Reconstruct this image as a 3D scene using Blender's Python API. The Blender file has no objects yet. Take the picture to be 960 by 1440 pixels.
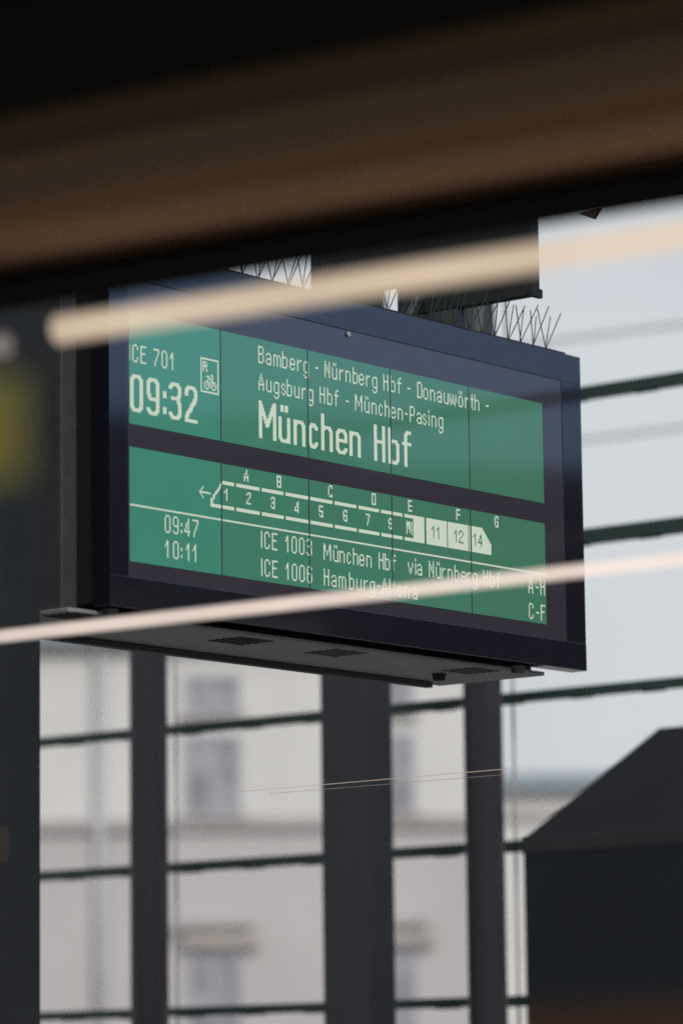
import bpy, bmesh, math, random
from mathutils import Vector, Matrix
random.seed(4)
sc = bpy.context.scene
COL = sc.collection
rad = math.radians

# ------------------------------------------------------------------ camera
PITCH, ROLL, PSI = 0.1545, -0.0125, 0.8937
EYE = Vector((0, 0, 1.6))
cd = bpy.data.cameras.new('camera')
cd.sensor_fit = 'VERTICAL'; cd.sensor_height = 36.0; cd.sensor_width = 24.0
cd.lens = 135.0
cd.clip_start = 0.05; cd.clip_end = 3000
cam = bpy.data.objects.new('camera', cd); COL.objects.link(cam)
F = Vector((0, math.cos(PITCH), math.sin(PITCH)))
U0 = Vector((0, -math.sin(PITCH), math.cos(PITCH))); R0 = Vector((1, 0, 0))
RT = R0 * math.cos(ROLL) + U0 * math.sin(ROLL)
UP = U0 * math.cos(ROLL) - R0 * math.sin(ROLL)
m = Matrix((RT, UP, -F)).transposed().to_4x4(); m.translation = EYE
cam.matrix_world = m
cd.dof.use_dof = True
cd.dof.focus_distance = 9.25
cd.dof.aperture_fstop = 2.5
cd.dof.aperture_blades = 0
sc.camera = cam

# ------------------------------------------------------------------ world, sun, exposure
SUN_EL, SUN_AZ = 32.0, 155.0          # overcast: weak, very soft sun
w = bpy.data.worlds.new('World'); sc.world = w; w.use_nodes = True
nt = w.node_tree; nt.nodes.clear()
sky = nt.nodes.new('ShaderNodeTexSky'); sky.sky_type = 'NISHITA'; sky.sun_disc = False
sky.sun_elevation = rad(SUN_EL); sky.sun_rotation = rad(SUN_AZ)
sky.air_density = 1.0; sky.dust_density = 6.0; sky.ozone_density = 1.5; sky.altitude = 100
bg = nt.nodes.new('ShaderNodeBackground'); bg.inputs['Strength'].default_value = 0.085
wo = nt.nodes.new('ShaderNodeOutputWorld')
# broken overcast: pale cloud over the clear sky, thickest low down
tcw = nt.nodes.new('ShaderNodeTexCoord'); nzw = nt.nodes.new('ShaderNodeTexNoise')
nzw.inputs['Scale'].default_value = 5.0; nzw.inputs['Detail'].default_value = 5; nzw.inputs['Roughness'].default_value = 0.5
rpw = nt.nodes.new('ShaderNodeValToRGB')
rpw.color_ramp.elements[0].position = 0.30; rpw.color_ramp.elements[0].color = (0.58, 0.58, 0.58, 1)
rpw.color_ramp.elements[1].position = 0.62; rpw.color_ramp.elements[1].color = (0.96, 0.96, 0.96, 1)
mxw = nt.nodes.new('ShaderNodeMixRGB'); sxw = nt.nodes.new('ShaderNodeSeparateXYZ'); mrw = nt.nodes.new('ShaderNodeMapRange'); mrw.interpolation_type = 'SMOOTHSTEP'
mrw.inputs['From Min'].default_value = 0.45; mrw.inputs['From Max'].default_value = 0.95
mcw = nt.nodes.new('ShaderNodeMixRGB')               # the cloud is thinner and bluer towards the east
mcw.inputs[1].default_value = (7.8, 8.2, 8.6, 1); mcw.inputs[2].default_value = (3.6, 5.9, 9.6, 1)
nt.links.new(tcw.outputs['Generated'], sxw.inputs[0]); nt.links.new(sxw.outputs[0], mrw.inputs[0])
nt.links.new(mrw.outputs[0], mcw.inputs[0]); nt.links.new(mcw.outputs[0], mxw.inputs[2])
nt.links.new(tcw.outputs['Generated'], nzw.inputs['Vector']); nt.links.new(nzw.outputs['Fac'], rpw.inputs[0])
nt.links.new(rpw.outputs[0], mxw.inputs[0]); nt.links.new(sky.outputs[0], mxw.inputs[1])
nt.links.new(mxw.outputs[0], bg.inputs[0]); nt.links.new(bg.outputs[0], wo.inputs[0])
sd = bpy.data.lights.new('sun', 'SUN'); sd.energy = 1.5; sd.angle = rad(14); sd.color = (1.0, 0.95, 0.88)
so = bpy.data.objects.new('sun', sd); COL.objects.link(so)
el, az = rad(SUN_EL), rad(SUN_AZ)
sdir = Vector((math.sin(az) * math.cos(el), math.cos(az) * math.cos(el), math.sin(el)))
so.rotation_euler = sdir.to_track_quat('Z', 'Y').to_euler()
sc.view_settings.view_transform = 'Standard'; sc.view_settings.look = 'None'
sc.view_settings.gamma = 1.0; sc.view_settings.use_curve_mapping = False
sc.view_settings.exposure = 0.0
sc.render.engine = 'CYCLES'
sc.cycles.use_denoising = False      # the remaining noise reads as the photograph's film grain
sc.cycles.max_bounces = 8
sc.cycles.transparent_max_bounces = 16

# ------------------------------------------------------------------ frames and helpers
# platform frame: x along the display (u), y away from its face (d), z up (w)
O = Vector((-0.4739, 8.4849, 2.8171))
CS, SN = math.cos(PSI), math.sin(PSI)
AX_U = Vector((CS, SN, 0)); AX_D = Vector((-SN, CS, 0)); AX_W = Vector((0, 0, 1))
GROUND = -O.z

def world(p):
    return O + AX_U * p[0] + AX_D * p[1] + AX_W * p[2]

def ray(x, y):
    """direction of sight for a place measured in the 960 x 1440 photograph"""
    return F + RT * ((x - 480) / 5400.0) - UP * ((y - 720) / 5400.0)

def to_local(P):
    d = P - O
    return Vector((d.dot(AX_U), d.dot(AX_D), d.z))

def at(x, y, t):
    return to_local(EYE + ray(x, y) * t)

def at_u(x, y, uu):
    r_ = ray(x, y); t = (uu - (EYE - O).dot(AX_U)) / r_.dot(AX_U)
    return to_local(EYE + r_ * t), t

def at_w(x, y, ww):
    r_ = ray(x, y); t = (ww - (EYE - O).z) / r_.z
    return to_local(EYE + r_ * t), t

class MB:
    def __init__(s): s.bm = bmesh.new()
    def box(s, a, b, bev=0.0):
        a, b = Vector(a), Vector(b)
        lo = Vector(map(min, a, b)); hi = Vector(map(max, a, b))
        vs = [s.bm.verts.new((x, y, z)) for x in (lo.x, hi.x) for y in (lo.y, hi.y) for z in (lo.z, hi.z)]
        fs = []
        for q in ((0,1,3,2),(4,6,7,5),(0,4,5,1),(2,3,7,6),(0,2,6,4),(1,5,7,3)):
            fs.append(s.bm.faces.new([vs[i] for i in q]))
        if bev > 0:
            es = list({e for f in fs for e in f.edges})
            bmesh.ops.bevel(s.bm, geom=es, offset=bev, segments=2, affect='EDGES', profile=0.6)
        return s
    def quad(s, pts):
        s.bm.faces.new([s.bm.verts.new(p) for p in pts]); return s
    def prism(s, prof, y0, y1, axis='y'):
        """profile points (p, q) extruded along axis; x axis: (y,z); y axis: (x,z); z axis: (x,y)"""
        def mk(p, t):
            return {'x': (t, p[0], p[1]), 'y': (p[0], t, p[1]), 'z': (p[0], p[1], t)}[axis]
        A = [s.bm.verts.new(mk(p, y0)) for p in prof]; B = [s.bm.verts.new(mk(p, y1)) for p in prof]
        s.bm.faces.new(A[::-1]); s.bm.faces.new(B)
        n = len(prof)
        for i in range(n):
            s.bm.faces.new((A[i], A[(i+1) % n], B[(i+1) % n], B[i]))
        return s
    def tube(s, a, b, r0, r1=None, seg=12, cap=True):
        a, b = Vector(a), Vector(b); r1 = r0 if r1 is None else r1
        z = (b - a).normalized(); x = z.orthogonal().normalized(); y = z.cross(x)
        A, B = [], []
        for i in range(seg):
            t = 2 * math.pi * i / seg; d = x * math.cos(t) + y * math.sin(t)
            A.append(s.bm.verts.new(a + d * r0)); B.append(s.bm.verts.new(b + d * r1))
        for i in range(seg):
            s.bm.faces.new((A[i], A[(i+1) % seg], B[(i+1) % seg], B[i]))
        if cap: s.bm.faces.new(A[::-1]); s.bm.faces.new(B)
        return s
    def build(s, name, mat, parent=None, smooth=False, off=(0,0,0), framed=True):
        bmesh.ops.recalc_face_normals(s.bm, faces=s.bm.faces)
        off = Vector(off)
        for v in s.bm.verts: v.co -= off
        me = bpy.data.meshes.new(name); s.bm.to_mesh(me); s.bm.free()
        me.materials.append(mat)
        if smooth:
            for p in me.polygons: p.use_smooth = True
        o = bpy.data.objects.new(name, me); COL.objects.link(o)
        if parent is not None: o.parent = parent
        elif framed:
            o.location = world(off); o.rotation_euler = (0, 0, PSI)
        else: o.location = off
        return o

def tag(o, label=None, cat=None, group=None, kind=None):
    if label: o['label'] = label
    if cat: o['category'] = cat
    if group: o['group'] = group
    if kind: o['kind'] = kind
    return o

def empty(name, base, framed=True):
    o = bpy.data.objects.new(name, None); COL.objects.link(o)
    o.empty_display_size = 0.1
    if framed:
        o.location = world(base); o.rotation_euler = (0, 0, PSI)
    else: o.location = base
    return o

def part(mb, name, mat, root, base, **k):
    return mb.build(name, mat, root, off=base, **k)

# ------------------------------------------------------------------ materials
def mat(name, col, rough=0.5, var=0.0, scale=8.0, metal=0.0, spec=0.5, bump=0.0, coat=0.0, stretch=(1,1,1), emit=None, estr=0.0, ior=1.5):
    M = bpy.data.materials.new(name); M.use_nodes = True
    t = M.node_tree; b = t.nodes['Principled BSDF']
    b.inputs['Base Color'].default_value = (*col, 1)
    b.inputs['Roughness'].default_value = rough
    b.inputs['Metallic'].default_value = metal
    b.inputs['Specular IOR Level'].default_value = spec
    b.inputs['IOR'].default_value = ior
    b.inputs['Coat Weight'].default_value = coat
    b.inputs['Coat Roughness'].default_value = 0.04
    if emit:
        b.inputs['Emission Color'].default_value = (*emit, 1); b.inputs['Emission Strength'].default_value = estr
    if var > 0 or bump > 0:
        tc = t.nodes.new('ShaderNodeTexCoord'); mp = t.nodes.new('ShaderNodeMapping')
        mp.inputs['Scale'].default_value = stretch
        nz = t.nodes.new('ShaderNodeTexNoise'); nz.inputs['Scale'].default_value = scale
        nz.inputs['Detail'].default_value = 6; nz.inputs['Roughness'].default_value = 0.6
        t.links.new(tc.outputs['Object'], mp.inputs[0]); t.links.new(mp.outputs[0], nz.inputs['Vector'])
        if var > 0:
            rp = t.nodes.new('ShaderNodeValToRGB')
            rp.color_ramp.elements[0].position = 0.3; rp.color_ramp.elements[1].position = 0.7
            rp.color_ramp.elements[0].color = (*[c * (1 - var) for c in col], 1)
            rp.color_ramp.elements[1].color = (*[min(1, c * (1 + var)) for c in col], 1)
            t.links.new(nz.outputs['Fac'], rp.inputs[0]); t.links.new(rp.outputs[0], b.inputs['Base Color'])
            mr = t.nodes.new('ShaderNodeMapRange')
            mr.inputs['To Min'].default_value = max(0.02, rough - 0.08); mr.inputs['To Max'].default_value = min(1, rough + 0.1)
            t.links.new(nz.outputs['Fac'], mr.inputs[0]); t.links.new(mr.outputs[0], b.inputs['Roughness'])
        if bump > 0:
            bp = t.nodes.new('ShaderNodeBump'); bp.inputs['Strength'].default_value = bump; bp.inputs['Distance'].default_value = 0.01
            t.links.new(nz.outputs['Fac'], bp.inputs['Height']); t.links.new(bp.outputs[0], b.inputs['Normal'])
    return M

def glow(name, col, strength, solid):
    """a reflected light streak, built as a translucent luminous tube: part of what lies behind still shows through"""
    M = bpy.data.materials.new(name); M.use_nodes = True
    t = M.node_tree; t.nodes.clear()
    e = t.nodes.new('ShaderNodeEmission'); e.inputs[0].default_value = (*col, 1)
    tc = t.nodes.new('ShaderNodeTexCoord'); nz = t.nodes.new('ShaderNodeTexNoise'); nz.inputs['Scale'].default_value = 3.5; nz.inputs['Detail'].default_value = 4
    mr = t.nodes.new('ShaderNodeMapRange'); mr.inputs['From Min'].default_value = .3; mr.inputs['From Max'].default_value = .7
    mr.inputs['To Min'].default_value = strength * .92; mr.inputs['To Max'].default_value = strength * 1.08
    t.links.new(tc.outputs['Object'], nz.inputs['Vector']); t.links.new(nz.outputs['Fac'], mr.inputs[0]); t.links.new(mr.outputs[0], e.inputs[1])
    tr = t.nodes.new('ShaderNodeBsdfTransparent')
    mx = t.nodes.new('ShaderNodeMixShader'); mx.inputs[0].default_value = solid
    o = t.nodes.new('ShaderNodeOutputMaterial')
    # the streak fades out towards the rim of the tube
    lw = t.nodes.new('ShaderNodeLayerWeight'); lw.inputs[0].default_value = 0.5
    iv = t.nodes.new('ShaderNodeMapRange'); iv.inputs['To Min'].default_value = solid * 1.15; iv.inputs['To Max'].default_value = 0.0
    t.links.new(lw.outputs['Facing'], iv.inputs[0]); t.links.new(iv.outputs[0], mx.inputs[0])
    t.links.new(tr.outputs[0], mx.inputs[1]); t.links.new(e.outputs[0], mx.inputs[2]); t.links.new(mx.outputs[0], o.inputs[0])
    return M

def kiosk_mat():
    # dark paint; a warm reflection low on the body is put into its colour
    M = mat('kiosk_paint', (0.010, 0.013, 0.019), 0.75, 0.3, 2, spec=0.22)
    t = M.node_tree; b = t.nodes['Principled BSDF']
    src = b.inputs['Base Color'].links[0].from_socket
    tc = t.nodes.new('ShaderNodeTexCoord'); sx = t.nodes.new('ShaderNodeSeparateXYZ'); mr = t.nodes.new('ShaderNodeMapRange')
    mr.interpolation_type = 'SMOOTHSTEP'
    mr.inputs['From Min'].default_value = 1.83; mr.inputs['From Max'].default_value = 1.72
    mx = t.nodes.new('ShaderNodeMixRGB'); mx.inputs[2].default_value = (0.055, 0.026, 0.013, 1)
    t.links.new(tc.outputs['Object'], sx.inputs[0]); t.links.new(sx.outputs[2], mr.inputs[0])
    t.links.new(mr.outputs[0], mx.inputs[0]); t.links.new(src, mx.inputs[1]); t.links.new(mx.outputs[0], b.inputs['Base Color'])
    return M
M_FRAME  = mat('black_glossy_frame', (0.009, 0.009, 0.017), 0.06, 0.0, 6, ior=1.95)
M_HOUSE  = mat('charcoal_powder_coat', (0.040, 0.043, 0.048), 0.55, 0.15, 30, bump=0.05)
M_UNDER  = mat('grey_powder_coat', (0.24, 0.24, 0.24), 0.6, 0.12, 9, bump=0.05)
M_MASK   = mat('printed_glass_border', (0.042, 0.039, 0.054), 0.05, 0.0, 4, ior=1.95)
M_GROOVE = mat('dark_gap', (0.006, 0.006, 0.007), 0.7)
M_STEEL  = mat('dark_painted_steel', (0.022, 0.024, 0.030), 0.42, 0.25, 3)
M_COLUMN = mat('column_paint', (0.022, 0.023, 0.028), 0.50, 0.2, 2.5, spec=0.35, stretch=(1,1,0.3))
M_ROUND  = mat('round_column_paint', (0.024, 0.024, 0.034), 0.36, 0.15, 2.5, spec=0.8, stretch=(1,1,0.3))
M_PILLAR = mat('pillar_paint', (0.014, 0.016, 0.018), 0.7, 0.2, 3, spec=0.25)
M_RAIL   = mat('rail_dark_green', (0.008, 0.030, 0.025), 0.5, 0.3, 5)
M_KIOSK  = kiosk_mat()
M_KROOF  = mat('kiosk_roof_paint', (0.009, 0.0095, 0.013), 0.75, 0.25, 2, spec=0.2)
M_WIRE   = mat('spike_steel', (0.015, 0.03, 0.028), 0.6, spec=0.2)
M_PLAST  = mat('pale_render', (0.68, 0.675, 0.665), 0.9, 0.07, 0.5, stretch=(1,1,.5))
M_PINK   = mat('rosy_grey_render', (0.53, 0.505, 0.515), 0.9, 0.06, 0.35)
M_STONE  = mat('grey_moulding', (0.42, 0.40, 0.40), 0.9, 0.1, 2)
M_TAN    = mat('tan_moulding', (0.45, 0.415, 0.395), 0.9, 0.1, 2)
M_PANE   = mat('window_glass', (0.31, 0.31, 0.35), 0.15, 0.4, 1.6)
M_PIPE   = mat('zinc_pipe', (0.46, 0.475, 0.52), 0.6, 0.1, 2)
M_SLATE  = mat('slate_roof', (0.24, 0.28, 0.31), 0.8, 0.15, 1.5)
M_GROUND = mat('platform_paving', (0.26, 0.25, 0.235), 0.85, 0.15, 1.2, bump=0.2)
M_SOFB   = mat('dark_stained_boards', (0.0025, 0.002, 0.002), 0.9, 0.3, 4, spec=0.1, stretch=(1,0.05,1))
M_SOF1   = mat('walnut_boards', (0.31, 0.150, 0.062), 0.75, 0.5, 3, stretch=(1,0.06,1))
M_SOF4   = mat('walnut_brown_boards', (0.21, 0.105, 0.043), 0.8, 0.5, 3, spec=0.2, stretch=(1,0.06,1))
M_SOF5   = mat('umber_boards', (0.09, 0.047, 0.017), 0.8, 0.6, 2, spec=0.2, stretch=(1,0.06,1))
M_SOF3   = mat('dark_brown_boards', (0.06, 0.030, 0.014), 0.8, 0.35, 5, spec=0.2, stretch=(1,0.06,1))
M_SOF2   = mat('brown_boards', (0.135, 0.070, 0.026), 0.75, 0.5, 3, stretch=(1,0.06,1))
M_YEL    = mat('olive_yellow_plate', (0.15, 0.14, 0.015), 0.5, 0.2, 6)
M_ORA    = mat('orange_disc', (0.25, 0.12, 0.015), 0.5, 0.2, 6)
M_LET    = mat('lcd_lettering', (0.25, 0.27, 0.2), 0.15, emit=(0.49, 0.575, 0.475), estr=0.76)
M_RED    = mat('dark_red_paint', (0.05, 0.012, 0.015), 0.5, 0.2, 5)

def lcd_mat(c0, c1):
    M = mat('lcd_green', (0.012, 0.045, 0.03), 0.05, ior=1.8)
    t = M.node_tree; b = t.nodes['Principled BSDF']
    tc = t.nodes.new('ShaderNodeTexCoord'); nz = t.nodes.new('ShaderNodeTexNoise')
    nz.inputs['Scale'].default_value = 3.0; nz.inputs['Detail'].default_value = 3
    rp = t.nodes.new('ShaderNodeValToRGB')
    rp.color_ramp.elements[0].color = (*c0, 1); rp.color_ramp.elements[1].color = (*c1, 1)
    t.links.new(tc.outputs['Object'], nz.inputs['Vector']); t.links.new(nz.outputs['Fac'], rp.inputs[0])
    t.links.new(rp.outputs[0], b.inputs['Emission Color']); b.inputs['Emission Strength'].default_value = 1.0
    return M
# the modules differ in tint: bluish green to yellowish green
M_LCD = [lcd_mat((0.032, 0.165, 0.115), (0.044, 0.200, 0.145)), lcd_mat((0.036, 0.140, 0.092), (0.046, 0.170, 0.115)),
         lcd_mat((0.038, 0.132, 0.088), (0.047, 0.160, 0.110)), lcd_mat((0.038, 0.124, 0.080), (0.047, 0.150, 0.100)),
         lcd_mat((0.037, 0.118, 0.070), (0.046, 0.144, 0.090))]

# ------------------------------------------------------------------ ground
g = MB(); g.box((-900, -900, -1.0), (900, 900, 0.0))
tag(g.build('platform_ground', M_GROUND, framed=False), kind='structure')

# ------------------------------------------------------------------ far buildings (world axes, facing the camera)
def far(x, y, t):
    return EYE + ray(x, y) * t
TF = 72.0
pf = far(400, 1200, TF); FY = pf.y
def fx(x, y=1200): r_ = ray(x, y); return EYE.x + r_.x * (FY - EYE.y) / r_.y
def fz(y, x=300): r_ = ray(x, y); return EYE.z + r_.z * (FY - EYE.y) / r_.y
XR = fx(690); XL = fx(-330); ZT = fz(905)
bm_ = empty('pale_town_house', (0.5 * (XL + XR), FY + 6, 0), framed=False)
tag(bm_, 'pale rendered town house with pedimented windows behind the steel columns', 'building')
fb = bm_.location.copy()
ZS = fz(1158)
mb = MB(); mb.box((XL, FY, ZS), (XR, FY + 12, ZT)); part(mb, 'wall', M_PLAST, bm_, fb, framed=False)
mb = MB(); mb.box((XL, FY, 0), (XR, FY + 12, ZS - .002)); part(mb, 'lower_wall', M_PINK, bm_, fb, framed=False)
mb = MB(); mb.prism([(FY - 0.45, ZT + 0.003), (FY + 6, ZT + 2.6), (FY + 12.45, ZT + 0.003)], XL - 0.3, XR + 0.3, 'x')
part(mb, 'roof', M_SLATE, bm_, fb, framed=False)
mb = MB(); mb.box((XL, FY - 0.14, fz(1168)), (XR, FY - 0.003, fz(1150)), 0.02); part(mb, 'string_course', M_STONE, bm_, fb, framed=False)
mb = MB(); mb.tube((fx(141), FY - 0.14, 0), (fx(141), FY - 0.14, ZT - 0.05), 0.09, seg=16); dp = part(mb, 'drainpipe', M_PIPE, bm_, fb, framed=False, smooth=True)
PX = fx(545) - fx(300)
WW = fx(335) - fx(265)
def window(cx, y0, y1, kind):
    z0, z1 = fz(y1), fz(y0)
    x0, x1 = cx - WW / 2, cx + WW / 2
    f = MB()
    f.box((x0 - .08, FY - .05, z0 - .003), (x0, FY - .003, z1)).box((x1, FY - .05, z0 - .003), (x1 + .08, FY - .003, z1))
    f.box((x0 - .08, FY - .05, z1), (x1 + .08, FY - .003, z1 + .09)).box(((x0 + x1) / 2 - .03, FY - .047, z0), ((x0 + x1) / 2 + .03, FY - .006, z1))
    fo = f.build('window_frame', M_PIPE, bm_, off=fb)
    p = MB(); p.box((x0, FY - .03, z0), (x1, FY - .004, z1)); p.build('pane', M_PANE, fo, off=fb)
    s = MB(); s.box((x0 - .15, FY - .22, z0 - .12), (x1 + .15, FY - .003, z0 - .005), .02); s.build('sill', M_STONE, fo, off=fb)
    if kind == 1:
        h = MB(); h.box((x0 - .25, FY - .35, z1 + .42), (x1 + .25, FY - .003, z1 + .60), .03)
        h.build('cornice', M_STONE, fo, off=fb)
        h = MB(); h.box((x0 - .12, FY - .25, z1 + .10), (x1 + .38, FY - .003, z1 + .36), .03)
        h.build('lintel', M_TAN, fo, off=fb)
for k in (0, 1):
    cxk = fx(300) + PX * k
    window(cxk, 1040, 1145, 0); window(cxk, 955, 1003, 0); window(cxk, 1340, 1462, 1)

TG = 130.0
GY = far(800, 1100, TG).y
def gx(x): r_ = ray(x, 1100); return EYE.x + r_.x * (GY - EYE.y) / r_.y
def gz(y, x=800): r_ = ray(x, y); return EYE.z + r_.z * (GY - EYE.y) / r_.y
b2 = empty('low_far_house', (gx(900), GY + 6, 0), framed=False)
tag(b2, 'low pale house with blue grey slate roof beyond the dark kiosk', 'building')
fb2 = b2.location.copy()
mb = MB(); mb.box((gx(640), GY, 0), (gx(1250), GY + 12, gz(1112))); mb.build('wall', M_PLAST, b2, off=fb2)
mb = MB(); mb.prism([(GY - .6, gz(1112) + .003), (GY + 3, gz(1076)), (GY + 9, gz(1076)), (GY + 12.6, gz(1112) + .003)], gx(630), gx(1260), 'x')
mb.build('roof', M_SLATE, b2, off=fb2)
mb = MB(); mb.box((gx(640), GY - .25, gz(1150)), (gx(1250), GY - .003, gz(1143)), .03); mb.build('string_course', M_STONE, b2, off=fb2)

# ------------------------------------------------------------------ glazed screen wall: columns and rails, parallel to the platform
UW = 4.93
rail_px = [(890, 543, .021), (890, 747, .026), (836, 971, .017), (345, 1214, .018), (345, 1420, .017)]
rail_lab = ['dark green rail crossing the bare sky level with the upper display row',
            'thickest dark rail, beside the lower display row above the thin light streak',
            'dark rail passing just below the underside of the display',
            'dark rail crossing between the columns level with the kiosk eaves',
            'lowest dark rail, near the bottom of the columns']
for (px, py, hh), lb in zip(rail_px, rail_lab):
    c, t = at_u(px, py, UW)
    mb = MB()
    mb.prism([(UW - .03, c.z - hh), (UW - .03, c.z + hh), (UW + .03, c.z + hh), (UW + .03, c.z - hh)], -6, 14, 'y')
    # small blocks along the underside
    for k in range(38):
        yy = -1.5 + k * 0.31
        mb.box((UW - .022, yy, c.z - hh - .005), (UW + .022, yy + .09, c.z - hh - .001))
    o = mb.build('steel_rail', M_RAIL, off=(UW, 4, c.z))
    tag(o, lb, 'rail', 'horizontal rails of the screen wall')

def column(px, wpx, label, square=False):
    c, t = at_u(px, 1200, UW - .34 if square else UW - .22)
    r_ = wpx / 5400.0 * t / 2
    base = (c.x, c.y, GROUND)
    root = empty('steel_column', base)
    tag(root, label, 'column', 'steel columns of the screen wall')
    H = 9.0
    mb = MB()
    if square:
        s_ = r_ * 1.42
        mb.box((c.x - s_ * .62, c.y - s_ * .70, GROUND + .02), (c.x + s_ * .35, c.y + s_ * .52, GROUND + H), .012)
        part(mb, 'shaft', M_COLUMN, root, base)
    else:
        mb.tube((c.x, c.y, GROUND + .02), (c.x, c.y, GROUND + H), r_, seg=40)
        part(mb, 'shaft', M_ROUND, root, base, smooth=True)
    mb = MB(); mb.box((c.x - r_ * 1.6, c.y - r_ * 1.6, GROUND + .001), (c.x + r_ * 1.6, c.y + r_ * 1.6, GROUND + .03), .005)
    part(mb, 'base_plate', M_STEEL, root, base)
    return c
column(210, 54, 'slender round dark column between the pillar and the broad square column')
column(504, 93, 'broad square dark column standing below the middle of the display', True)
column(682, 55, 'slender round dark column beside the dark kiosk')
for px, lb, wd in ((249, 'thin pale upright bar close beside the first round column', .0045), (726, 'thin pale upright bar between the round column and the kiosk', .0045)):
    c, t = at_u(px, 1200, UW + .06)
    mb = MB(); mb.box((UW + .05, c.y - wd, GROUND + .001), (UW + .06, c.y + wd, GROUND + 6.2 if px < 400 else GROUND + 4.6), .003)
    tag(mb.build('glazing_bar', mat('pale_aluminium', (.42, .38, .40), .5, .1, 3), off=(UW, c.y, GROUND)), lb, 'glazing bar', 'upright glazing bars')

# overhead wires far beyond the wall
for (x1, y1, x2, y2, t, r_, lb) in ((700, 490, 1000, 449, 38, .028, 'upper thin grey overhead wire against the pale sky'),
                                    (780, 623, 1000, 595, 38, .03, 'lower thin grey overhead wire, between the two dark green rails')):
    A = at(x1, y1, t); B = at(x2, y2, t); d = (B - A)
    mb = MB(); mb.tube(A - d * 3, B + d * 3, r_, seg=8)
    tag(mb.build('overhead_wire', mat('grey_cable', (.50, .53, .56), .7), off=A), lb, 'wire', 'overhead wires')

# ------------------------------------------------------------------ kiosk
KT = 7.0
kc = at(733, 1187, KT)              # left end of the eaves line
KY0 = kc.y; KU = kc.x; KZ = kc.z
rt, _ = at_u(926, 1024, KU + .25)
kbase = (KU, KY0 - .8, GROUND)
k = empty('platform_kiosk', kbase)
tag(k, 'dark kiosk with a sloping hipped roof standing beyond the slender column', 'kiosk')
KL = 2.2                                # runs towards +n (local -y)
mb = MB(); mb.box((KU + .002, KY0 - KL, GROUND + .002), (KU + .9, KY0 - .002, KZ - .0182), .001); part(mb, 'body', M_KIOSK, k, kbase)
mb = MB(); mb.box((KU, KY0 - KL - .02, KZ - .018), (KU + .92, KY0, KZ + .012), .002); part(mb, 'eaves_trim', mat('kiosk_trim', (.018, .021, .024), .6, .2, 3, spec=.3), k, kbase)
mb = MB()
bmm = mb.bm
dy = KY0 - rt.y
lo = [(KU + .004, KY0 - .004), (KU + .915, KY0 - .004), (KU + .915, KY0 - KL - .016), (KU + .004, KY0 - KL - .016)]
hi = [(KU + .25, rt.y), (KU + .67, rt.y), (KU + .67, KY0 - KL + dy), (KU + .25, KY0 - KL + dy)]
A = [bmm.verts.new((x, y, KZ + .012)) for x, y in lo]; B = [bmm.verts.new((x, y, rt.z)) for x, y in hi]
bmm.faces.new(A); bmm.faces.new(B)
for i in range(4): bmm.faces.new((A[i], A[(i+1) % 4], B[(i+1) % 4], B[i]))
part(mb, 'roof', M_KROOF, k, kbase)

# ------------------------------------------------------------------ pillar at the side of the display
pl = at(58, 900, 8.32)
pbase = (pl.x - .02, pl.y + .15, GROUND)
pr = empty('dark_pillar', pbase)
tag(pr, 'broad near black pillar beside the edge of the departure board', 'pillar')
mb = MB(); mb.box((pl.x - .34, pl.y, GROUND + .12), (pl.x, pl.y + .42, GROUND + 5.2), .006)
part(mb, 'shaft', M_PILLAR, pr, pbase)
mb = MB(); mb.box((pl.x - .36, pl.y - .02, GROUND + .001), (pl.x + .02, pl.y + .44, GROUND + .117), .006)
part(mb, 'plinth', M_STEEL, pr, pbase)
q0, _ = at_u(-14, 1166, pl.x - .34); q1, _ = at_u(14, 1214, pl.x - .34)
mb = MB(); mb.box((pl.x - .352, q0.y, q1.z), (pl.x - .342, q1.y, q0.z), .003)
part(mb, 'plate', mat('brown_plate', (.03, .02, .014), .5), pr, pbase)

# ------------------------------------------------------------------ THE DISPLAY
A_, H_, GAP = 0.3175, 0.26, 0.0527           # module width, height, gap between rows
LW = A_ * 5
UL, UR_, WB, WT = -.066, 1.756, -.106, .718   # front frame outline
OL, OR_, OB, OT = -.004, 1.672, -.036, .645   # opening
sbase = (0.8, .18, -.12)
S = empty('train_departure_display', sbase)
tag(S, 'large black hanging departure board with two rows of green screens', 'display')
D0, D1 = -.0012, .050                          # frame front / back (local y = away)
mb = MB()
mb.box((UL, D0, OT), (UR_, D1, WT), .001).box((UL, D0, WB), (UR_, D1, OB), .001)
mb.box((UL, D0 + .001, OB), (OL, D1 - .001, OT)).box((OR_, D0 + .001, OB), (UR_, D1 - .001, OT))
frame = part(mb, 'front_frame', M_FRAME, S, sbase)
mb = MB(); mb.box((UL + .004, D1 + .001, WB + .010), (UR_ - .03, .103, WT - .012), .002); part(mb, 'rear_frame', M_GROOVE, S, sbase)
mb = MB(); mb.box((-.112, .104, -.112), (1.66, .41, .700), .006); part(mb, 'housing', M_HOUSE, S, sbase)
mb = MB(); mb.box((-.15, .046, -.124), (1.635, .385, -.1135), .003); under = part(mb, 'bottom_plate', M_UNDER, S, sbase)
mb = MB(); mb.box((-.15, .330, -.140), (1.535, .352, -.1255), .002); part(mb, 'bottom_rail', M_HOUSE, S, sbase)
for (px, py, wd) in ((112, 868, .13), (338, 902, .12), (472, 919, .12), (662, 944, .11)):
    c, _ = at_w(px, py, -.126)
    mb = MB()
    for i in range(5):
        mb.box((c.x - wd / 2, c.y - .05 + i * .022, -.1262), (c.x + wd / 2, c.y - .05 + i * .022 + .011, -.1245))
    mb.build('vent_grille', M_GROOVE if px < 400 else M_HOUSE, under, off=sbase)
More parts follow.
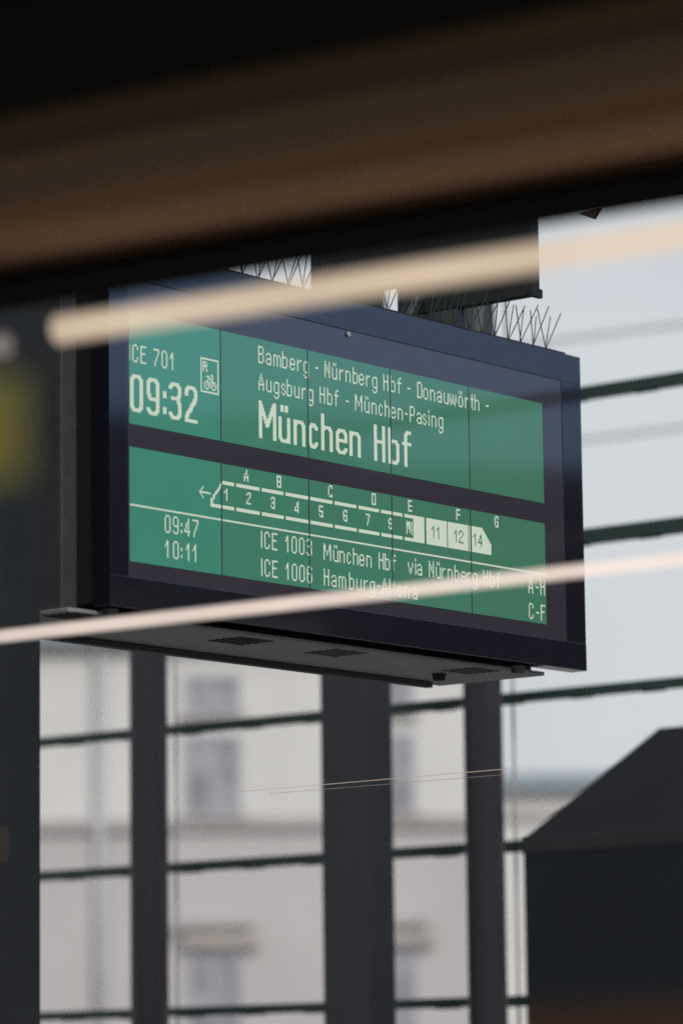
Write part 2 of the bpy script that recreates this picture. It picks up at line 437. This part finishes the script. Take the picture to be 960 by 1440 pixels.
for (px, py) in ((155, 862), (617, 952), (727, 941)):
    c, _ = at_w(px, py, -.132)
    mb = MB(); mb.tube((c.x, c.y, -.141), (c.x, c.y, -.1245), .015, .019, 20); mb.build('screw', M_GROOVE, under, off=sbase, smooth=False)
cdot = at(489, 470, 9.1)
mb = MB(); q_ = Vector((cdot.x, 0, cdot.z))
d_ = ray(489, 470); tt = (-(EYE - O).dot(AX_D)) / d_.dot(AX_D); q_ = to_local(EYE + d_ * tt)
mb.tube((q_.x, -.004, q_.z), (q_.x, -.0013, q_.z), .006, seg=16); mb.build('sensor', mat('grey_sensor', (.35, .37, .4), .4), frame, off=sbase)
# printed glass border behind the frame, with a thin paler inner line
mb = MB(); mb.box((OL - .0, .0016, OB), (OR_, .010, OT)); border = part(mb, 'glass_border', M_MASK, S, sbase)

# ---- dot matrix
NC, NR = 400, 64
class Bits:
    def __init__(s): s.d = [[0] * NC for _ in range(NR)]
    def set(s, x, y, v=1):
        if 0 <= x < NC and 0 <= y < NR: s.d[y][x] = v
    def rect(s, x0, y0, x1, y1, v=1):
        for y in range(y0, y1):
            for x in range(x0, x1): s.set(x, y, v)
    def line(s, x0, y0, x1, y1, pw=1, ph=1, v=1):
        n = max(abs(x1 - x0), abs(y1 - y0), 1)
        for i in range(n + 1):
            x = round(x0 + (x1 - x0) * i / n); y = round(y0 + (y1 - y0) * i / n)
            for a in range(pw):
                for b in range(ph): s.set(x + a, y + b, v)
GL = {
 'A': (5, [[(0,0),(0,3),(2,9),(4,3),(4,0)], [(0,3),(4,3)]]),
 'B': (5, [[(0,0),(0,9),(3,9),(4,8),(4,6),(3,5),(0,5)], [(3,5),(4,4),(4,1),(3,0),(0,0)]]),
 'C': (5, [[(4,7),(4,8),(3,9),(1,9),(0,8),(0,1),(1,0),(3,0),(4,1),(4,2)]]),
 'D': (5, [[(0,0),(0,9),(3,9),(4,8),(4,1),(3,0),(0,0)]]),
 'E': (5, [[(4,9),(0,9),(0,0),(4,0)], [(0,5),(3,5)]]),
 'F': (5, [[(4,9),(0,9),(0,0)], [(0,5),(3,5)]]),
 'G': (5, [[(4,7),(4,8),(3,9),(1,9),(0,8),(0,1),(1,0),(3,0),(4,1),(4,4),(2,4)]]),
 'H': (5, [[(0,0),(0,9)], [(4,0),(4,9)], [(0,5),(4,5)]]),
 'I': (1, [[(0,0),(0,9)]]),
 'M': (7, [[(0,0),(0,9),(3,3),(6,9),(6,0)]]),
 'N': (5, [[(0,0),(0,9),(4,1),(4,0),(4,9)]]),
 'P': (5, [[(0,0),(0,9),(3,9),(4,8),(4,5),(3,4),(0,4)]]),
 'R': (5, [[(0,0),(0,9),(3,9),(4,8),(4,6),(3,5),(0,5)], [(2,5),(4,2),(4,0)]]),
 'a': (5, [[(0,5),(1,6),(3,6),(4,5),(4,0)], [(4,3),(1,3),(0,2),(0,1),(1,0),(3,0),(4,1)]]),
 'b': (5, [[(0,9),(0,0)], [(0,1),(1,0),(3,0),(4,1),(4,5),(3,6),(1,6),(0,5)]]),
 'c': (4, [[(3,5),(2,6),(1,6),(0,5),(0,1),(1,0),(2,0),(3,1)]]),
 'e': (5, [[(0,3),(4,3),(4,5),(3,6),(1,6),(0,5),(0,1),(1,0),(3,0),(4,1)]]),
 'f': (4, [[(1,0),(1,8),(2,9),(3,9)], [(0,6),(3,6)]]),
 'g': (5, [[(4,1),(3,0),(1,0),(0,1),(0,5),(1,6),(3,6),(4,5)], [(4,6),(4,-2),(3,-3),(1,-3),(0,-2)]]),
 'h': (5, [[(0,0),(0,9)], [(0,5),(1,6),(3,6),(4,5),(4,0)]]),
 'i': (1, [[(0,0),(0,6)], [(0,8),(0,9)]]),
 'l': (1, [[(0,0),(0,9)]]),
 'm': (7, [[(0,0),(0,6),(2,6),(3,5),(3,0)], [(3,5),(4,6),(5,6),(6,5),(6,0)]]),
 'n': (5, [[(0,0),(0,6)], [(0,5),(1,6),(3,6),(4,5),(4,0)]]),
 'o': (5, [[(1,0),(0,1),(0,5),(1,6),(3,6),(4,5),(4,1),(3,0),(1,0)]]),
 'r': (4, [[(0,0),(0,6)], [(0,4),(2,6),(3,6)]]),
 's': (4, [[(3,5),(2,6),(1,6),(0,5),(0,4),(3,2),(3,1),(2,0),(1,0),(0,1)]]),
 't': (3, [[(1,9),(1,1),(2,0)], [(0,6),(2,6)]]),
 'u': (5, [[(0,6),(0,1),(1,0),(3,0),(4,1)], [(4,6),(4,0)]]),
 'v': (5, [[(0,6),(0,4),(2,0),(4,4),(4,6)]]),
 'w': (7, [[(0,6),(0,3),(1,0),(3,4),(3,6)], [(3,4),(5,0),(6,3),(6,6)]]),
 '\u00fc': (5, [[(0,6),(0,1),(1,0),(3,0),(4,1)], [(4,6),(4,0)], [(1,8),(1,9)], [(3,8),(3,9)]]),
 '\u00f6': (5, [[(1,0),(0,1),(0,5),(1,6),(3,6),(4,5),(4,1),(3,0),(1,0)], [(1,8),(1,9)], [(3,8),(3,9)]]),
 '0': (5, [[(1,0),(0,1),(0,8),(1,9),(3,9),(4,8),(4,1),(3,0),(1,0)]]),
 '1': (4, [[(0,6),(2,9),(2,0)]]),
 '2': (5, [[(0,7),(0,8),(1,9),(3,9),(4,8),(4,6),(0,1),(0,0),(4,0)]]),
 '3': (5, [[(0,8),(1,9),(3,9),(4,8),(4,6),(3,5),(1,5)], [(3,5),(4,4),(4,1),(3,0),(1,0),(0,1)]]),
 '4': (5, [[(3,0),(3,9),(0,3),(0,2),(4,2)]]),
 '5': (5, [[(4,9),(0,9),(0,5),(3,5),(4,4),(4,1),(3,0),(1,0),(0,1)]]),
 '6': (5, [[(4,8),(3,9),(1,9),(0,8),(0,1),(1,0),(3,0),(4,1),(4,4),(3,5),(0,5)]]),
 '7': (5, [[(0,9),(4,9),(4,7),(1,2),(1,0)]]),
 '9': (5, [[(0,1),(1,0),(3,0),(4,1),(4,8),(3,9),(1,9),(0,8),(0,5),(1,4),(4,4)]]),
 '-': (3, [[(0,4),(2,4)]]),
 ':': (1, [[(0,1),(0,2)], [(0,5),(0,6)]]),
 ' ': (3, []),
}
def text(B, s, x0, x1, y, sx=1.0, sy=1.0, pw=1, ph=1, gap=1.6, v=1):
    nat = []; x = 0.0
    for ch in s:
        nat.append(x); x += GL[ch][0] * sx + gap * max(sx, .7) + (pw - 1 if sx > 1 else 0)
    last = nat[-1] + (GL[s[-1]][0] - 1) * sx + pw
    kx = (x1 - x0) / last if x1 else 1.0
    for ch, nx in zip(s, nat):
        gx0 = round(x0 + nx * kx)
        for pl_ in GL[ch][1]:
            for (a, b), (c, d) in zip(pl_, pl_[1:]):
                B.line(gx0 + round(a * sx), y + round(b * sy), gx0 + round(c * sx), y + round(d * sy), pw, ph, v)
top, low = Bits(), Bits()
R0_ = 77
text(top, 'ICE 701', 0, 39, 112 - R0_)
text(top, '09:32', 1, 59, 84 - R0_, 2.0, 19 / 9, 3, 2, gap=1.0)
text(top, 'Bamberg - N\u00fcrnberg Hbf - Donauw\u00f6rth -', 114, 341, 127 - R0_)
text(top, 'Augsburg Hbf - M\u00fcnchen-Pasing', 114, 293, 111 - R0_)
text(top, 'M\u00fcnchen Hbf', 114, 260, 83 - R0_, 2.1, 20 / 9, 3, 2, gap=1.0)
# bicycle pictogram with the letter R in a box
bx, by = 62, 103 - R0_
top.rect(bx, by, bx + 16, by + 1); top.rect(bx, by + 19, bx + 16, by + 20); top.rect(bx, by, bx + 1, by + 20); top.rect(bx + 15, by, bx + 16, by + 20)
text(top, 'R', bx + 2, None, by + 12, .8, 5 / 9)
for cxx in (bx + 5, bx + 11):
    for dx, dy in ((-1,2),(0,2),(1,2),(2,1),(2,0),(2,-1),(1,-2),(0,-2),(-1,-2),(-2,-1),(-2,0),(-2,1)): top.set(cxx + dx, by + 4 + dy)
top.line(bx + 5, by + 4, bx + 7, by + 8); top.line(bx + 7, by + 8, bx + 10, by + 7); top.line(bx + 7, by + 5, bx + 10, by + 8)
top.line(bx + 11, by + 4, bx + 10, by + 10); top.line(bx + 9, by + 10, bx + 10, by + 10); top.line(bx + 5, by + 9, bx + 7, by + 9)
# train diagram
low.line(60, 45, 69, 45); low.line(60, 45, 63, 48); low.line(60, 45, 63, 42)
low.line(70, 41, 80, 53, 2, 1); low.rect(70, 38, 72, 43)
cars = [(80, 91), (93, 114), (116, 136), (138, 159), (161, 182), (184, 205), (207, 227), (229, 250)]
for i, (a, b) in enumerate(cars):
    low.rect(a, 52, b, 54); low.rect(70 if i == 0 else a, 38, b, 40)
low.rect(252, 38, 272, 54); low.rect(252, 40, 261, 52, 0)
for a, b in ((274, 295), (296, 317), (318, 341)): low.rect(a, 38, b, 54)
low.rect(319, 38, 320, 54, 0)
for y in range(44, 54):
    for x in range(331 + round((54 - y) * 1.0), 341): low.set(x, y, 0)
for s_, c in (('1', 84.4), ('2', 103.7), ('3', 125.8), ('4', 148.2), ('5', 170.9), ('6', 193.9), ('7', 216), ('9', 238.3)):
    text(low, s_, round(c - 2), None, 43, .85, 6 / 9)
low.line(254, 42, 254, 49); low.line(254, 49, 257, 44); low.line(257, 44, 257, 49); low.line(259, 42, 259, 49); low.line(256, 49, 257, 43)
for s_, c in (('11', 283.7), ('12', 306.5), ('14', 327.3)):
    text(low, s_, round(c - 5), None, 42, .9, 7 / 9, v=0)
for s_, c in (('A', 102.4), ('B', 131.9), ('C', 180.3), ('D', 221.6), ('E', 257.6), ('F', 306.9), ('G', 347.4)):
    text(low, s_, round(c - 2), None, 56, .85, 6 / 9)
low.rect(0, 31, 400, 32)
text(low, '09:47', 30, 59, 19); text(low, '10:11', 30, 59, 5)
text(low, 'ICE 1003', 115, 162, 19); text(low, 'ICE 1006', 115, 162, 3)
text(low, 'M\u00fcnchen Hbf', 173, 243, 18); text(low, 'via N\u00fcrnberg Hbf', 255, 350, 18)
text(low, 'Hamburg-Altona', 173, 264, 3)
text(low, 'A-H', 380, 399, 18); text(low, 'C-F', 380, 399, 2)

PWX, PHY = A_ / 80, H_ / 64
for bits, wb in ((top, H_ + GAP), (low, 0.0)):
    for i in range(5):
        e = .0026
        mb = MB(); mb.box((A_ * i + e, .0004, wb), (A_ * (i + 1) - e, .0013, wb + H_))
        pane = part(mb, 'screen', M_LCD[i], S, sbase)
        bands = ((0, 27, 'lettering'), (27, 46, 'lettering'), (46, 64, 'lettering')) if bits is top else \
                ((0, 15, 'lettering'), (15, 31, 'lettering'), (31, 33, 'rule_line'), (33, 55, 'train_diagram'), (55, 64, 'lettering'))
        for r0_, r1_, nm_ in bands:
            L_ = MB(); any_ = False
            for y in range(r0_, r1_):
                x = i * 80
                row = bits.d[y]
                while x < (i + 1) * 80:
                    if row[x]:
                        x2 = x
                        while x2 < (i + 1) * 80 and row[x2]: x2 += 1
                        u0 = max(x * PWX, A_ * i + e); u1 = min(x2 * PWX, A_ * (i + 1) - e)
                        z0 = wb + y * PHY; z1 = z0 + PHY
                        if u1 > u0:
                            L_.quad([(u0, -.0003, z0), (u1, -.0003, z0), (u1, -.0003, z1), (u0, -.0003, z1)]); any_ = True
                        x = x2
                    else: x += 1
            if any_: L_.build(nm_, M_LET, pane, off=sbase)

# ------------------------------------------------------------------ bird spikes along the top edge
c0 = (0.8, .02, WT)
sp = empty('bird_spikes', c0)
tag(sp, 'strip of thin crossing bird deterrent spikes along the top of the departure board', 'bird spikes')
mb = MB(); mb.box((-.03, .006, WT + .001), (1.70, .030, WT + .006)); part(mb, 'base_strip', M_GROOVE, sp, c0)
mb = MB()
x = -.02
while x < 1.66:
    for lean, dd in ((.052, .022), (-.040, -.014), (.030, -.03)):
        b0 = Vector((x + random.uniform(-.004, .004), .018, WT + .006))
        tip = b0 + Vector((lean * random.uniform(.8, 1.2), dd + random.uniform(-.006, .006), 0.098 + random.uniform(-.012, .006)))
        mb.tube(b0, tip, .0014, seg=5)
    x += .055
part(mb, 'wire_bristle', M_WIRE, sp, c0)

# ------------------------------------------------------------------ hanger above the display
hb = (1.41, .1, .82)
hg = empty('hanging_bracket', hb)
tag(hg, 'black steel bracket plate that carries the departure board from above', 'bracket')
mb = MB()
mb.prism([(-.10, .8186), (-.10, 2.2), (.62, 2.2), (.62, .905), (.33, .905), (.33, .8186)], 1.41, 1.445, 'x')
part(mb, 'plate', M_PILLAR, hg, hb)
mb = MB(); mb.box((1.405, -.106, .812), (1.45, -.094, .835), .001); part(mb, 'bolt', M_PILLAR, hg, hb)
mb = MB(); mb.box((1.412, .135, .701), (1.443, .328, .8175), .004); part(mb, 'hanger', M_STEEL, hg, hb)
mb = MB(); mb.tube((1.30, .26, .701), (1.405, .26, .86), .012, seg=12); part(mb, 'strut', M_STEEL, hg, hb)
# ------------------------------------------------------------------ timber soffit over the viewer
e0 = at(480, 365, 4.95)                      # its far lower edge runs along the platform
SU, SZ = e0.x, e0.z
sb = (SU, e0.y, SZ)
sf = empty('timber_canopy', sb)
tag(sf, 'dark brown boarded canopy soffit filling the top of the view', 'canopy')
def su(px, py): return at_w(px, py, SZ)[0]
pa, pb = su(0, 441), su(960, 289)
SKEW = (pb.x - pa.x) / (pb.y - pa.y)         # the canopy edge is not quite square to the display
cuts = [363, 322, 300, 252, 216, 150, 126, 92, -80]
us = [(lambda q: q.x - SKEW * (q.y - e0.y))(su(480, y)) for y in cuts]
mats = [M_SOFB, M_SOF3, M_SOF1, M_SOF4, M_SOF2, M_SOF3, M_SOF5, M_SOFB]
nm = ['fascia_board'] + ['board'] * 7
def slab(a, b, z0, z1):
    mb = MB(); f = lambda u_, y: (u_ + SKEW * (y - e0.y), y)
    lo, hi = min(a, b), max(a, b)
    return mb.prism([f(lo, -6), f(hi, -6), f(hi, 9), f(lo, 9)], z0, z1, 'z')
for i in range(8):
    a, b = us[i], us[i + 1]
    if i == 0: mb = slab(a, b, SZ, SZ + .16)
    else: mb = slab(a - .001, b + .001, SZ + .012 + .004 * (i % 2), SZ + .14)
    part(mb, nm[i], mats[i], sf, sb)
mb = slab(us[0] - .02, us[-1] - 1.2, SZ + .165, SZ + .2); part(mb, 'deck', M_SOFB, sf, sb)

# ------------------------------------------------------------------ lamp reflections in a window pane, built as glowing tubes
def reflected_streak(p0, p1, r_, m_, label, name='reflected_streak'):
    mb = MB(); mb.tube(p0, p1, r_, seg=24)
    return tag(mb.build(name, m_, off=p0, smooth=False), label, 'reflected streak', 'warm reflected streaks')
G1 = glow('warm_streak', (1.0, .78, .57), .84, .58)
G2 = glow('pale_warm_streak', (1.0, .83, .73), 1.05, .58)
G3 = glow('dim_streak', (1.0, .85, .76), .30, .5)
def along(px0, py0, t0, px1, py1):
    """a streak starting at a measured place and running along the platform so that it passes the second place"""
    A = at(px0, py0, t0)
    # platform direction -y local; slope found from the second sight line: choose t so that w stays level
    B, t1 = at_w(px1, py1, A.z)
    return A, B
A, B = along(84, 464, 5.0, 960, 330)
reflected_streak(A, B + (B - A) * .9, .0195, G1, 'thick streak of reflected warm light crossing above the departure board')
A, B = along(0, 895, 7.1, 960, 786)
reflected_streak(A - (B - A) * .2, B + (B - A) * .8, .0128, G2, 'thin streak of reflected warm light crossing the lower part of the departure board')
A, B = along(8, 485, 4.9, -300, 530)
reflected_streak(A, B, .016, G3, 'faint streak of reflected light of which only a rounded end shows beside the pillar')
A = at(330, 1114, 9.2); B = at(715, 1081, 8.9)  # thin reflected streak, built as two glowing hairline tubes
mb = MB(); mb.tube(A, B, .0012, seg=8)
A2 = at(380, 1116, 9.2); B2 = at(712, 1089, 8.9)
mb.build('hairline_streak', glow('hairline', (1, .82, .68), .42, .5), off=A)
tag(bpy.data.objects['hairline_streak'], 'hairline streak of reflected warm light crossing the square column low down', 'light streak', 'hairline light streaks')
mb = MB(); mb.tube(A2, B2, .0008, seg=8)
tag(mb.build('hairline_streak', glow('hairline_dim', (1, .85, .75), .22, .5), off=A2), 'fainter second hairline streak just under the brighter one', 'light streak', 'hairline light streaks')

# ------------------------------------------------------------------ yellow glow, built as a plate on a post near the viewer
yc = at(-6, 605, 2.6)
yb = (yc.x, yc.y, GROUND)
ys = empty('yellow_glow', yb)
tag(ys, 'blurred olive yellow glow, built as a plate with an orange centre in front of the pillar', 'glow')
mb = MB(); mb.box((yc.x, yc.y - .022, yc.z - .036), (yc.x + .006, yc.y + .06, yc.z + .036), .002); part(mb, 'plate', M_YEL, ys, yb)
mb = MB(); mb.tube((yc.x - .003, yc.y + .005, yc.z - .005), (yc.x - .0005, yc.y + .005, yc.z - .005), .013, seg=24); part(mb, 'glow_disc', M_ORA, ys, yb)
mb = MB(); mb.tube((yc.x + .02, yc.y + .05, GROUND), (yc.x + .02, yc.y + .05, yc.z + .05), .012, seg=12); part(mb, 'added_post', M_STEEL, ys, yb)

# ------------------------------------------------------------------ what the display glass mirrors: the dark hall across the tracks
hx, hy = 42.0, 16.0
hall = empty('station_hall', (hx + 8, hy, 0), framed=False)
tag(hall, 'dark brick station hall across the tracks, mirrored in the display glass', 'building')
hbse = hall.location.copy()
M_BRICK = mat('dark_brick', (0.06, 0.045, 0.04), 0.9, 0.3, 1.5)
mb = MB(); mb.box((hx, hy - 60, 0), (hx + 16, hy + 60, 10.4)); mb.build('wall', M_BRICK, hall, off=hbse)
mb = MB(); mb.box((hx + 2, hy - 4, 10.402), (hx + 9, hy + 3, 11.4)); mb.build('roof_lantern', M_BRICK, hall, off=hbse)
for kx in range(-5, 6):
    f = MB(); f.box((hx - .12, hy + kx * 9 - 2, 3), (hx - .003, hy + kx * 9 + 2, 8.2)); fo = f.build('window', M_STONE, hall, off=hbse)
    p = MB(); p.box((hx - .16, hy + kx * 9 - 1.8, 3.2), (hx - .123, hy + kx * 9 + 1.8, 8.0)); p.build('pane', M_PANE, fo, off=hbse)
# dark red corner of a roof gusset peeping out under the canopy
ga, gb, gc = at(812, 300, 9.4), at(833, 307.5, 9.4), at(842, 292, 9.4)
mb = MB(); bmg = mb.bm
A_v = [bmg.verts.new(p) for p in (ga, gb, gc)]; B_v = [bmg.verts.new(p + Vector((.012, 0, 0))) for p in (ga, gb, gc)]
bmg.faces.new(A_v); bmg.faces.new(B_v[::-1])
for i in range(3): bmg.faces.new((A_v[i], A_v[(i+1) % 3], B_v[(i+1) % 3], B_v[i]))
tag(mb.build('roof_gusset', M_RED, off=ga), 'tiny dark red corner plate peeping out below the canopy edge', 'gusset')
